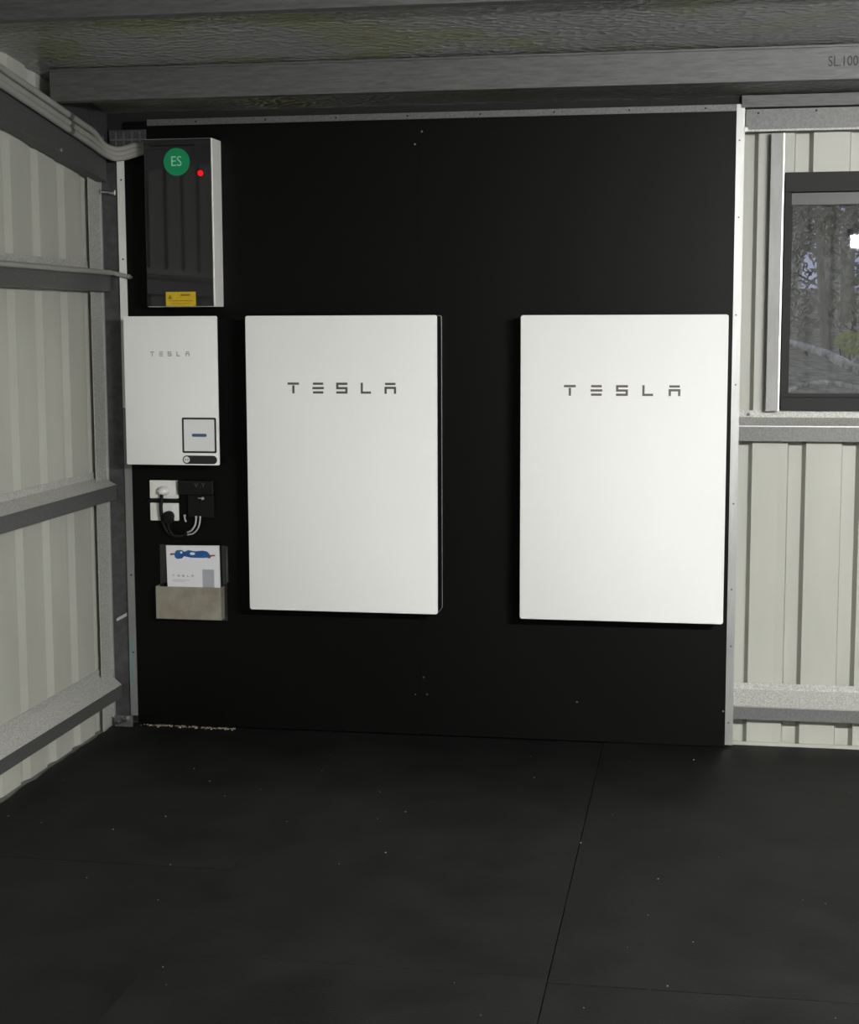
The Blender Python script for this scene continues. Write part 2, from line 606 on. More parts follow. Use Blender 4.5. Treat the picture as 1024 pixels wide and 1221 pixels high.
g2 = tophat_back(0.140, 2.405, XR - 0.01, 'galvanised steel girt near the floor, right of the black wall panel', 0.026, 0.105)
e = empty('wall_girt', (4.2, 0.03, 2.32), 'galvanised steel girt above the window, under the eave beam', 'girt', 'steel wall girts')
line = [(YB - 0.007, 2.330), (0.004, 2.334), (0.004, 2.412), (YB - 0.003, 2.420)]
obj('section', MB().sheet(line, 'x', 2.408, XR - 0.01, -0.002), 'galvanised', e)
obj('edge_lip', MB().box(2.408, XR - 0.01, -0.002, 0.004, 2.331, 2.338), 'galvanised_lit', e)
for xx, zz in ((2.452, 2.398), (2.66, 2.402)):
    obj('screw', MB().prism(circle(xx, zz, 0.004, 8), 'y', -0.001, 0.003), 'matt_black', e)
obj('screw', MB().prism(circle(2.44, 1.285, 0.006, 8), 'y', YB - 0.012, YB - 0.004), 'galvanised_dull', g1)
# bottom flashing under the right-hand cladding
obj('trim_1', MB().box(2.40, XR - 0.01, YB - 0.012, YB - 0.003, -0.012, 0.012), 'cladding', kind='structure')

def tophat_left(zc, label, crown=0.030, half=0.088, yend=-0.016):
    e = empty('wall_girt', (XL + 0.03, -4, zc - half), label, 'girt', 'steel wall girts')
    x0, x1 = -0.061, XL + 0.003
    line = [(x1 + 0.004, zc - crown - 0.001), (x0, zc - crown), (x0, zc + crown), (x1, zc + half - 0.026), (x1, zc + half)]
    obj('section', MB().sheet(line[:3], 'y', YF + 0.01, yend, 0.002), 'galvanised', e)
    obj('top_web', MB().sheet(line[2:], 'y', YF + 0.01, yend, 0.002), 'galvanised_lit', e, label='speckled upper web, light from above painted into its pale colour')
    obj('edge_lip', MB().box(x0 - 0.001, x0 + 0.003, YF + 0.01, yend, zc + crown - 0.004, zc + crown), 'galvanised', e)
    return e
gu = tophat_left(1.795, 'upper steel girt on the ribbed left wall, with a conduit lying on it', 0.032, 0.085)
gm = tophat_left(0.960, 'middle steel girt on the ribbed left wall, at socket height', 0.030, 0.088)
gb = tophat_left(0.140, 'lowest steel girt on the ribbed left wall, just above the floor', 0.026, 0.105)

# ---- left rafter (sloping C section)
e = empty('roof_rafter', (-0.06, -4, 2.2), 'dark sloping steel rafter along the top of the left wall, under the conduits', 'rafter')
def slab_along(x0, x1, z0, z1, ya, yb, dz=0.132):
    """bar that follows the roof slope; z0, z1 are heights at y = 0"""
    vs = []
    for y in (ya, yb):
        for x, z in ((x0, z0), (x1, z0), (x1, z1), (x0, z1)):
            vs.append((x, y, z - dz * y))
    return MB().add(vs, [(0, 1, 2, 3), (7, 6, 5, 4), (0, 4, 5, 1), (1, 5, 6, 2), (2, 6, 7, 3), (3, 7, 4, 0)])
obj('web', slab_along(-0.063, -0.060, 2.187, 2.335, YF + 0.01, -0.035), 'galvanised_dull', e)
obj('lower_flange', slab_along(-0.118, -0.063, 2.187, 2.190, YF + 0.01, -0.035), 'galvanised_dull', e)
obj('upper_flange', slab_along(-0.118, -0.063, 2.332, 2.335, YF + 0.01, -0.035), 'galvanised_dull', e)
kp = MB().prism([(-0.54, 2.40), (-0.04, 2.33), (0.0, 2.33), (0.0, 2.458), (-0.30, 2.498), (-0.44, 2.480), (-0.54, 2.44)], 'x', -0.070, -0.066)
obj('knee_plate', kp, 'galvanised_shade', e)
for yy, zz in ((-0.50, 2.268), (-0.21, 2.375), (-0.10, 2.352)):
    obj('bolt', MB().tube([(-0.061, yy, zz), (-0.046, yy, zz)], 0.008, 8), 'bolt_zinc', e)

# ---- corner column, gusset and base cleat
e = empty('corner_column', (-0.06, -0.03, 0), 'galvanised steel column in the back left corner', 'column')
obj('side_flange', MB().box(-0.108, -0.105, -0.118, 0.010, -0.012, 2.21), 'galvanised_lit', e)
obj('edge_lip', MB().box(-0.105, -0.098, 0.000, 0.010, -0.012, 2.21), 'bright_angle', e)
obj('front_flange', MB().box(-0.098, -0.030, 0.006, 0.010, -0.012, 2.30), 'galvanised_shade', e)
for z0 in (2.152,):
    obj('bolt', MB().tube([(-0.084, -0.03, z0 + 0.004), (-0.050, -0.03, z0)], 0.007, 8), 'bolt_zinc', e)
    obj('bolt', MB().tube([(-0.050, -0.03, z0), (-0.030, -0.03, z0 - 0.003)], 0.011, 8), 'bolt_zinc', e)
obj('base_cleat', MB().box(-0.080, -0.004, -0.055, -0.049, 0.0, 0.045), 'galvanised', e)
obj('bolt', MB().tube([(-0.052, -0.075, 0.024), (-0.052, -0.055, 0.024)], 0.010, 6), 'bolt_zinc', e)
obj('bolt', MB().tube([(-0.030, -0.078, 0.034), (-0.030, -0.055, 0.034)], 0.011, 6), 'bolt_zinc', e)
obj('tie_strip', MB().add([(-0.082, 0.0, 0.425), (-0.038, -0.004, 0.448), (-0.038, -0.004, 0.462), (-0.082, 0.0, 0.437),
                           (-0.082, 0.003, 0.425), (-0.038, 0.003, 0.448), (-0.038, 0.003, 0.462), (-0.082, 0.003, 0.437)],
                          [(0, 1, 2, 3), (7, 6, 5, 4), (0, 4, 5, 1), (1, 5, 6, 2), (2, 6, 7, 3), (3, 7, 4, 0)]), 'edge_metal', e)
e = empty('gusset_plate', (0.02, -0.015, 2.30), 'dark ribbed steel plate in the top left corner, behind the conduit bend', 'bracket')
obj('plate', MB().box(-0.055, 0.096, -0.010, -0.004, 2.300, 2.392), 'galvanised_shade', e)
for k in range(4):
    obj('rib', MB().box(-0.03 + 0.033 * k, -0.024 + 0.033 * k, -0.014, -0.010, 2.31, 2.385), 'galvanised', e)
obj('rib', MB().box(-0.05, 0.094, -0.015, -0.010, 2.352, 2.358), 'galvanised', e)

# ---- jamb stud left of the window
e = empty('window_stud', (2.526, 0.03, 1.30), 'grey galvanised steel stud standing left of the window', 'stud')
line = [(2.502, 0.050), (2.502, 0.010), (2.549, 0.010), (2.549, 0.050)]
obj('section', MB().sheet(line, 'z', 1.301, 2.325, 0.002), 'galvanised_stud', e)
obj('edge_lip', MB().box(2.545, 2.551, 0.005, 0.0095, 1.301, 2.325), 'edge_metal', e)

# ================================================================== BLACK WALL PANEL
def board(x0, x1, label, screws):
    e = empty('backing_board', ((x0 + x1) / 2, 0.006, 0.0), label, 'wall board', 'black wall boards')
    obj('sheet', MB().box(x0, x1, 0.0, 0.012, 0.004, 2.425), 'black_board', e)
    for x, z in screws:
        obj('screw', MB().prism(circle(x, z, 0.0042, 10), 'y', -0.0022, 0.0005), 'bolt_zinc', e)
board(0.0, 1.1792, 'left half of the black wall board, carrying the cabinet, sockets and left white unit', [(1.160, 0.166), (1.168, 2.313)])
board(1.1798, 2.376, 'right half of the black wall board, carrying the right white unit', [(1.207, 0.167), (1.194, 0.236), (1.803, 0.159), (2.366, 0.144), (1.195, 2.36)])

e = empty('edge_angle', (2.39, -0.004, 0.0), 'bright metal edge angle down the right side of the black panel', 'metal trim', 'metal edge angles of the black panel')
obj('front_leg', MB().box(2.374, 2.404, -0.0045, -0.0015, 0.012, 2.431), 'bright_angle', e)
obj('side_leg', MB().box(2.401, 2.404, -0.0015, 0.060, 0.012, 2.30), 'bright_angle', e)
for z in (2.30, 2.02, 1.66, 1.40, 0.95, 0.62, 0.40, 0.10):
    obj('screw', MB().prism(circle(2.388 + random.uniform(-.003, .003), z, 0.0035, 8), 'y', -0.0065, -0.0035), 'galvanised_dull', e)
obj('bolt', MB().prism(circle(2.408, 2.338, 0.009, 10), 'y', -0.012, -0.004), 'bright_angle', e)
e = empty('edge_angle', (1.2, -0.004, 2.405), 'thin metal edge angle along the top of the black panel', 'metal trim', 'metal edge angles of the black panel')
obj('front_leg', MB().box(0.10, 2.373, -0.004, -0.001, 2.407, 2.431), 'galvanised', e)
for k in range(8):
    obj('screw', MB().prism(circle(0.30 + 0.28 * k, 2.419, 0.0035, 8), 'y', -0.006, -0.003), 'matt_black', e)
e = empty('edge_angle', (-0.013, -0.004, 0.04), 'pale metal edge angle down the left side of the black panel', 'metal trim', 'metal edge angles of the black panel')
obj('front_leg', MB().box(-0.029, 0.001, -0.005, -0.001, 1.30, 2.297), 'angle_highlight', e, label='upper length, lamp highlight painted into its pale colour')
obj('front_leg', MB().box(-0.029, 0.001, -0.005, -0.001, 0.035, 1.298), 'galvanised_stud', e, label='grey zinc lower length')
obj('film_strip', MB().box(-0.026, -0.012, -0.0056, -0.005, 0.17, 0.36), 'teal_film', e, label='strip of teal protective film')
for z in (2.20, 1.89, 0.62, 0.30):
    obj('screw', MB().prism(circle(-0.012, z, 0.0035, 8), 'y', -0.007, -0.004), 'matt_black', e)

# ================================================================== LETTERED WHITE UNITS
def strokes(ch, x0, x1, z0, z1, t):
    """angular letter strokes as rectangles"""
    w, h = x1 - x0, z1 - z0
    zm = (z0 + z1) / 2
    if ch == 'T':
        return [(x0, x1, z1 - t, z1), (x0 + w / 2 - t / 2, x0 + w / 2 + t / 2, z0, z1 - t * 1.25)]
    if ch == 'E':
        return [(x0 + 0.05 * w, x1 - 0.05 * w, z1 - t, z1), (x0, x1, zm - t / 2, zm + t / 2), (x0 + 0.05 * w, x1 - 0.05 * w, z0, z0 + t)]
    if ch == 'S':
        return [(x0, x1, z1 - t, z1), (x0, x0 + t, zm + t / 2, z1 - t), (x0, x1, zm - t / 2, zm + t / 2), (x1 - t, x1, z0 + t, zm - t / 2), (x0, x1, z0, z0 + t)]
    if ch == 'L':
        return [(x0, x0 + t, z0, z1), (x0 + t, x1, z0, z0 + t)]
    if ch == 'A':
        return [(x0 + 0.05 * w, x1 - 0.05 * w, z1 - t, z1), (x0, x1, zm - t * 0.3, zm + t * 0.7), (x0, x0 + t, z0, zm - t * 0.3), (x1 - t, x1, z0, zm - t * 0.3)]

def wordmark(parent, y, xs, z0, z1, t, material):
    for ch, (a, b) in zip('TESLA', xs):
        mb = MB()
        for q in strokes(ch, a, b, z0, z1, t):
            mb.box(q[0], q[1], y - 0.0012, y + 0.0005, q[2], q[3])
        obj('letter', mb, material, parent, label='grey letter ' + ch)

def battery(x0, x1, z0, z1, y, label, letters, lz):
    e = empty('battery_unit', ((x0 + x1) / 2, -0.06, z0), label, 'battery', 'large white battery units')
    obj('front_cover', MB().prism(rrect(x0, x1, z0, z1, 0.009), 'y', y, y + 0.010), 'white_enamel', e, smooth=True, bevel=0.0018)
    obj('side_shell', MB().prism(rrect(x0 + 0.002, x1 - 0.002, z0 + 0.002, z1 - 0.002, 0.008), 'y', y + 0.010, -0.012), 'satin_black', e, smooth=True)
    rim = MB()
    rim.prism(rrect(x0 + 0.001, x1 - 0.001, z0 + 0.001, z1 - 0.001, 0.008), 'y', -0.012, -0.006)
    obj('rear_rim', rim, 'edge_metal', e, smooth=True)
    obj('wall_bracket', MB().box(x0 + 0.12, x1 - 0.12, -0.006, 0.0, z0 + 0.15, z1 - 0.15), 'matt_black', e)
    bot = MB().box(x0 + 0.01, x1 - 0.004, y + 0.010, -0.012, z0 + 0.0005, z0 + 0.0022)
    obj('bottom_edge', bot, 'edge_metal', e)
    wordmark(e, y, letters, lz[0], lz[1], 0.0085, 'logo_grey')

battery(0.5216, 1.2725, 0.515, 1.664, -0.130,
        'large white battery unit on the left, its black right side showing',
        [(0.688, 0.733), (0.786, 0.831), (0.880, 0.924), (0.976, 1.016), (1.069, 1.114)], (1.366, 1.408))
battery(1.591, 2.357, 0.508, 1.662, -0.132,
        'large white battery unit on the right, brighter one beside the metal edge angle',
        [(1.755, 1.799), (1.854, 1.898), (1.949, 1.993), (2.046, 2.086), (2.143, 2.186)], (1.362, 1.402))

# ---- gateway box
e = empty('gateway_box', (0.216, -0.06, 1.083), 'smaller white gateway box above the power sockets, with a sticker in its lower right corner', 'electrical box')
Y = -0.130
obj('front_cover', MB().prism(rrect(0.028, 0.408, 1.083, 1.664, 0.006), 'y', Y, Y + 0.010), 'white_enamel', e, smooth=True, bevel=0.0015)
obj('side_shell', MB().prism(rrect(0.034, 0.402, 1.089, 1.658, 0.008), 'y', Y + 0.010, 0.0), 'satin_black', e, smooth=True)
wordmark(e, Y, [(0.136, 0.152), (0.172, 0.188), (0.207, 0.223), (0.243, 0.257), (0.280, 0.296)], 1.509, 1.527, 0.0038, 'logo_pale')
st = obj('sticker', MB().prism(rrect(0.259, 0.398, 1.131, 1.270, 0.006), 'y', Y - 0.0010, Y), 'print_black', e)
obj('sticker_face', MB().prism(rrect(0.2665, 0.3905, 1.1385, 1.2625, 0.003), 'y', Y - 0.0016, Y - 0.0010), 'print_white', st)
obj('sticker_mark', MB().prism(rrect(0.299, 0.359, 1.195, 1.207, 0.0055), 'y', Y - 0.0021, Y - 0.0016), 'print_blue', st)
pl = obj('strip_sticker', MB().prism(rrect(0.259, 0.399, 1.088, 1.121, 0.016), 'y', Y - 0.0010, Y), 'print_black', e)
obj('round_emblem', MB().prism(circle(0.2755, 1.1045, 0.0125), 'y', Y - 0.0015, Y - 0.0010), 'print_white', pl)
arcs = MB()
for r in (0.0035, 0.0065):
    for a0 in (-50, 130):
        pts = [(0.2755 + r * math.cos(math.radians(a0 + 100 * i / 6)), Y - 0.0017, 1.1045 + r * math.sin(math.radians(a0 + 100 * i / 6))) for i in range(7)]
        arcs.tube(pts, 0.0008, 5)
obj('emblem_arcs', arcs, 'print_black', pl)

# ---- meter cabinet with glossy smoked door
e = empty('meter_cabinet', (0.26, -0.057, 1.70), 'white-sided cabinet with a glossy black door, green round sticker and red light', 'cabinet')
obj('body', MB().box(0.125, 0.398, -0.112, 0.0, 1.700, 2.342), 'cabinet_white', e, bevel=0.002)
d = obj('door', MB().box(0.1255, 0.3935, -0.121, -0.1125, 1.702, 2.340), 'smoked_gloss', e, bevel=0.0015)
obj('top_vent', MB().box(0.15, 0.33, -0.1216, -0.121, 2.313, 2.318), 'matt_black', d)
Y = -0.121
sg = obj('green_sticker', MB().prism(circle(0.2575, 2.2535, 0.0525, 40), 'y', Y - 0.0008, Y), 'sticker_green', e)
obj('sticker_lettering', text_mesh('ES', 0.054, 0.2325, Y - 0.0008, 2.2380, 0.0005, 0.90), 'sticker_mint', sg)
obj('indicator_light', MB().prism(circle(0.352, 2.209, 0.0105), 'y', Y - 0.003, Y), 'led_red', e)
yl = obj('warning_label', MB().box(0.202, 0.323, Y - 0.0008, Y, 1.703, 1.758), 'warning_yellow', e)
wl = MB()
wl.box(0.262, 0.300, Y - 0.0011, Y - 0.0008, 1.742, 1.749)
wl.box(0.215, 0.310, Y - 0.0011, Y - 0.0008, 1.722, 1.7245)
wl.box(0.222, 0.305, Y - 0.0011, Y - 0.0008, 1.712, 1.7135)
wl.add([(0.210, Y - 0.0010, 1.730), (0.228, Y - 0.0010, 1.730), (0.219, Y - 0.0010, 1.748)], [(0, 1, 2)])
obj('warning_print', wl, 'warning_print', yl)

# ================================================================== CONDUITS
def conduit(zoff, xo, bendz, label):
    e = empty('conduit', (-0.045, -0.4, 2.3 + zoff), label, 'conduit', 'grey conduits along the rafter')
    x = -0.044
    z0 = 2.335 + zoff
    straight = [(x, y, z0 - 0.141 * y) for y in (YF + 0.05, -4.0, -2.0, -0.44)]
    obj('pipe', MB().tube(straight, 0.0128, 12), 'conduit_grey', e, smooth=True)
    obj('coupling', MB().tube([(x, -0.448, z0 + 0.141 * 0.448), (x, -0.418, z0 + 0.141 * 0.418)], 0.0142, 12), 'conduit_joint', e, smooth=True)
    b = [(x, -0.418, z0 + 0.141 * 0.418), (x, -0.30, z0 + 0.141 * 0.30), (x, -0.20, z0 + 0.141 * 0.195), (x + 0.004, -0.115, bendz + 0.008),
         (x + 0.030, -0.065, bendz - 0.006), (x + 0.065, -0.050, bendz - 0.002), (x + 0.110, -0.045, bendz + 0.010), (x + 0.170, -0.042, xo)]
    obj('bend', MB().tube(smooth_path(b, 6), 0.0125, 12), 'conduit_grey', e, smooth=True)
conduit(0.0, 2.330, 2.318, 'uppermost of the three grey conduits running along the left rafter')
conduit(-0.030, 2.322, 2.302, 'middle one of the three grey conduits running along the left rafter')
conduit(-0.053, 2.312, 2.285, 'lowest of the three grey conduits running along the left rafter')

e = empty('girt_conduit', (-0.05, -0.5, 1.82), 'thin grey conduit lying along the upper girt and entering the black panel', 'conduit')
obj('pipe', MB().tube([(-0.050, YF + 0.05, 1.838), (-0.050, -0.045, 1.836)], 0.0105, 10), 'conduit_grey', e, smooth=True)
obj('bend', MB().tube(smooth_path([(-0.050, -0.045, 1.836), (-0.044, -0.022, 1.834), (-0.020, -0.016, 1.828), (0.018, -0.014, 1.820)], 5), 0.009, 10), 'conduit_grey', e, smooth=True)
obj('end_fitting', MB().tube([(0.006, -0.014, 1.822), (0.026, -0.012, 1.817)], [0.010, 0.006], 10), 'conduit_joint', e, smooth=True)

# ================================================================== SOCKETS, PLUGS AND CABLES
def socket(z0, z1, label):
    e = empty('power_socket', (0.136, -0.006, z0), label, 'socket', 'white wall sockets')
    obj('plate', MB().prism(rrect(0.077, 0.196, z0, z1, 0.004), 'y', -0.010, 0.0), 'white_plastic', e, bevel=0.0015)
    obj('inner_plate', MB().prism(rrect(0.084, 0.189, z0 + 0.007, z1 - 0.007, 0.004), 'y', -0.0125, -0.010), 'white_plastic', e, bevel=0.001)
    for x in (0.098, 0.172):
        obj('switch', MB().prism(rrect(x - 0.005, x + 0.005, z1 - 0.026, z1 - 0.012, 0.002), 'y', -0.016, -0.0125), 'white_plastic', e)
    return e
socket(0.936, 1.009, 'upper white double wall socket with a white plug in it')
socket(0.846, 0.918, 'lower white double wall socket half covered by a black plug and cables')

e = empty('white_plug', (0.135, -0.03, 0.94), 'white plug with a black lead in the upper wall socket', 'plug')
dome = MB()
nr, na = 7, 20
for i in range(nr + 1):
    a = math.pi / 2 * i / nr
    for j in range(na):
        b = 2 * math.pi * j / na
        dome.v.append((0.137 + 0.027 * math.cos(a) * math.cos(b), -0.013 - 0.030 * math.sin(a), 0.967 + 0.020 * math.cos(a) * math.sin(b)))
for i in range(nr):
    for j in range(na):
        dome.f.append((i * na + j, i * na + (j + 1) % na, (i + 1) * na + (j + 1) % na, (i + 1) * na + j))
obj('plug_body', dome, 'white_plastic', e, smooth=True)
obj('cord_grip', MB().tube([(0.134, -0.030, 0.956), (0.134, -0.032, 0.925)], [0.0075, 0.006], 10), 'cable_black', e, smooth=True)
obj('lead', MB().tube(smooth_path([(0.134, -0.032, 0.930), (0.130, -0.032, 0.905), (0.132, -0.030, 0.870), (0.138, -0.026, 0.835), (0.155, -0.020, 0.800), (0.190, -0.014, 0.782), (0.233, -0.012, 0.796)]), 0.0075, 8), 'cable_black', e, smooth=True)
obj('crossing_lead', MB().tube([(0.070, -0.016, 0.927), (0.200, -0.016, 0.927)], 0.0080, 8), 'cable_black', e, smooth=True)

e = empty('black_plug', (0.16, -0.03, 0.84), 'round black plug in the lower wall socket', 'plug')
obj('plug_body', MB().prism(circle(0.160, 0.866, 0.0215, 20), 'y', -0.048, -0.0125), 'matt_black', e, bevel=0.004, smooth=True)
obj('cord_grip', MB().prism(rrect(0.146, 0.178, 0.838, 0.864, 0.005), 'y', -0.045, -0.0125), 'matt_black', e)
obj('lead', MB().tube(smooth_path([(0.160, -0.035, 0.845), (0.163, -0.032, 0.815), (0.180, -0.025, 0.790), (0.215, -0.016, 0.785)]), 0.006, 8), 'cable_black', e, smooth=True)

e = empty('modem_box', (0.276, -0.02, 0.78), 'small black communication box right of the wall sockets', 'modem')
obj('case', MB().prism(rrect(0.203, 0.349, 0.955, 1.012, 0.004), 'y', -0.032, 0.0), 'satin_black', e, bevel=0.002)
obj('lower_case', MB().prism(rrect(0.240, 0.347, 0.862, 0.953, 0.004), 'y', -0.022, 0.0), 'matt_black', e, bevel=0.002)
obj('lettering', text_mesh('V .Y', 0.026, 0.272, -0.032, 0.985, 0.0005, 1.0), 'logo_grey', e)
obj('rim_line', MB().box(0.345, 0.348, -0.0335, -0.032, 0.962, 1.005), 'print_black', e)
obj('pin', MB().tube([(0.284, -0.024, 0.941), (0.298, -0.024, 0.941)], 0.0016, 6), 'cable_grey', e)
obj('pin_head', MB().prism(circle(0.303, 0.940, 0.0058, 10), 'y', -0.027, -0.020), 'cable_grey', e)
def wire(pts, r, label, name='signal_wire'):
    e = empty(name, pts[0], label, 'cable', 'short cables under the black communication box')
    obj('sheath', MB().tube(smooth_path(pts), r, 8), 'cable_grey', e, smooth=True)
    obj('ferrule', MB().tube([pts[0], (pts[0][0], pts[0][1], pts[0][2] - 0.006)], r * 1.5, 8), 'cable_grey', e, smooth=True)
wire([(0.273, -0.02, 0.868), (0.2735, -0.026, 0.850), (0.270, -0.028, 0.832), (0.255, -0.026, 0.811), (0.234, -0.016, 0.801)], 0.0038, 'inner of the two curved grey wires under the black communication box')
wire([(0.290, -0.02, 0.868), (0.289, -0.026, 0.842), (0.281, -0.028, 0.818), (0.262, -0.026, 0.799), (0.234, -0.016, 0.791)], 0.0032, 'outer of the two curved grey wires under the black communication box')
wire([(0.224, -0.018, 0.872), (0.225, -0.020, 0.858), (0.229, -0.018, 0.844)], 0.0034, 'short straight grey wire stub beside the lower wall socket', 'wire_stub')

# ================================================================== DOCUMENT HOLDER AND BOOKLET
e = empty('document_holder', (0.235, -0.02, 0.44), 'wall document pocket with a grey metal front and dark back plate', 'holder')
obj('back_plate', MB().box(0.112, 0.392, -0.006, 0.0, 0.442, 0.748), 'smoked_gloss', e)
obj('front_pocket', MB().box(0.107, 0.380, -0.052, -0.049, 0.452, 0.584), 'pocket_metal', e, bevel=0.0008)
obj('bottom', MB().box(0.107, 0.380, -0.049, 0.0, 0.452, 0.455), 'pocket_metal', e)
for x in (0.107, 0.377):
    obj('side', MB().box(x, x + 0.003, -0.049, -0.006, 0.455, 0.584), 'pocket_metal', e)
obj('clear_edge', MB().box(0.3925, 0.396, -0.014, 0.0, 0.600, 0.745), 'logo_grey', e)

e = empty('booklet', (0.25, -0.03, 0.46), 'white booklet standing in the wall document pocket, with a blue picture across its top', 'booklet')
Yb = -0.030
bk = obj('cover', MB().add([(0.152, Yb, 0.46), (0.372, Yb, 0.46), (0.368, Yb, 0.751), (0.147, Yb, 0.748),
                            (0.152, Yb + 0.008, 0.46), (0.372, Yb + 0.008, 0.46), (0.368, Yb + 0.008, 0.751), (0.147, Yb + 0.008, 0.748)],
                           [(0, 1, 2, 3), (7, 6, 5, 4), (0, 4, 5, 1), (1, 5, 6, 2), (2, 6, 7, 3), (3, 7, 4, 0)]), 'paper', e)
blue = [(0.181, 0.714), (0.190, 0.729), (0.212, 0.731), (0.224, 0.724), (0.240, 0.731), (0.268, 0.727), (0.300, 0.730), (0.318, 0.727), (0.330, 0.716),
        (0.326, 0.703), (0.300, 0.700), (0.250, 0.701), (0.222, 0.706), (0.214, 0.697), (0.194, 0.694), (0.184, 0.700)]
obj('blue_picture', MB().prism(blue, 'y', Yb - 0.0012, Yb), 'blue_label', bk)
rt_ = MB().prism([(0.164, 0.708), (0.182, 0.711), (0.182, 0.718), (0.164, 0.716)], 'y', Yb - 0.001, Yb)
obj('red_tip', rt_, 'red_tip', bk)
rt_ = MB().prism([(0.329, 0.713), (0.352, 0.714), (0.352, 0.709), (0.336, 0.707), (0.332, 0.700), (0.318, 0.699), (0.326, 0.705)], 'y', Yb - 0.001, Yb)
obj('red_tip', rt_, 'red_tip', bk)
obj('white_dot', MB().prism(circle(0.211, 0.721, 0.005, 10), 'y', Yb - 0.0018, Yb - 0.0012), 'paper', bk)
wd = MB().prism([(0.258 + 0.011 * math.cos(a * 0.628), 0.717 + 0.006 * math.sin(a * 0.628)) for a in range(10)], 'y', Yb - 0.0018, Yb - 0.0012)
obj('white_dot', wd, 'paper', bk)
obj('grey_picture', MB().box(0.298, 0.346, Yb - 0.001, Yb, 0.560, 0.654), 'print_grey', bk)
lt = MB()
for ch, x in zip('TESLA', (0.171, 0.193, 0.212, 0.233, 0.251)):
    for q in strokes(ch, x, x + 0.0095, 0.622, 0.630, 0.002):
        lt.box(q[0], q[1], Yb - 0.0008, Yb, q[2], q[3])
obj('title_lettering', lt, 'print_fine', bk)
ln = MB()
for z, a, b in ((0.608, 0.171, 0.245), (0.602, 0.171, 0.225)):
    ln.box(a, b, Yb - 0.0008, Yb, z, z + 0.0016)
obj('small_print', ln, 'print_grey', bk)

# ================================================================== WINDOW
win = empty('window_1', ((WX0 + WX1) / 2, 0.05, WZ0), kind='structure')
y0, y1 = 0.030, 0.100
obj('frame_head', MB().box(WX0, WX1, y0, y1, 2.112, WZ1), 'window_black', win, bevel=0.002)
obj('frame_sill', MB().box(WX0, WX1, y0, y1, WZ0, 1.352), 'window_black', win, bevel=0.002)
obj('frame_jamb', MB().box(WX0, WX0 + 0.023, y0, y1, 1.352, 2.112), 'window_black', win, bevel=0.001)
obj('frame_jamb', MB().box(WX1 - 0.023, WX1, y0, y1, 1.352, 2.112), 'window_black', win, bevel=0.001)
for a, b, yy in ((WX0 + 0.024, 3.17, 0.048), (3.13, WX1 - 0.024, 0.072)):
    s = obj('sash_rail', MB().box(a, b, yy, yy + 0.022, 2.064, 2.111), 'window_rail', win, bevel=0.002)
    obj('sash_rail', MB().box(a, b, yy, yy + 0.022, 1.3525, 1.366), 'window_black', win)
    obj('sash_stile', MB().box(a, a + 0.006, yy, yy + 0.022, 1.366, 2.064), 'window_black', win)
    obj('sash_stile', MB().box(b - 0.035, b, yy, yy + 0.022, 1.366, 2.064), 'window_black', win)
    obj('pane', MB().box(a + 0.006, b - 0.035, yy + 0.009, yy + 0.013, 1.366, 2.064), 'glass', win)

# ================================================================== LAMP (seen in the window reflection)
LX0, LX1, LY, LZ = 3.205, 4.455, -4.6, 2.19
e = empty('batten_light', ((LX0 + LX1) / 2, LY, LZ - 0.08), 'white LED batten light hanging on wires, seen as a bright reflection in the window', 'light')
obj('housing', MB().box(LX0 - 0.02, LX1 + 0.02, LY - 0.076, LY + 0.076, LZ, LZ + 0.05), 'diffuser_cap', e, bevel=0.004)
half = [(LY + 0.07 * math.cos(math.pi * (1 + k / 12)), LZ - 0.0005 + 0.07 * math.sin(math.pi * (1 + k / 12))) for k in range(13)]
obj('diffuser', MB().prism(half, 'x', LX0, LX1), 'tube_light', e, smooth=True)
for x in (LX0 - 0.018, LX1 + 0.0005):
    obj('end_cap', MB().box(x, x + 0.0175, LY - 0.072, LY + 0.072, LZ - 0.074, LZ - 0.0005), 'diffuser_cap', e)
for x in (LX0 + 0.15, LX1 - 0.15):
    obj('suspension_wire', MB().tube([(x, LY, LZ + 0.05), (x, LY, roof(LY) - 0.01)], 0.003, 6), 'cable_grey', e)

# ================================================================== OUTSIDE: bank, logs, bush and trees at dusk
mb = MB()
nx, ny = 40, 40
for j in range(ny + 1):
    y = 0.35 + 30 * (j / ny) ** 1.6
    for i in range(nx + 1):
        x = -6 + 22 * i / nx
        h = 1.28 * min(1, max(0, (y - 0.8) / 5.0)) + 0.045 * max(0, y - 6)
        mb.v.append((x, y, h - 0.02 + (0.05 * math.sin(1.7 * x + 0.6 * y) + random.uniform(-0.03, 0.03)) * min(1, y / 3)))
for j in range(ny):
    for i in range(nx):
        a = j * (nx + 1) + i
        mb.f.append((a, a + 1, a + nx + 2, a + nx + 1))
obj('ground', mb, 'leaf_litter', kind='structure', smooth=True, fix=False)

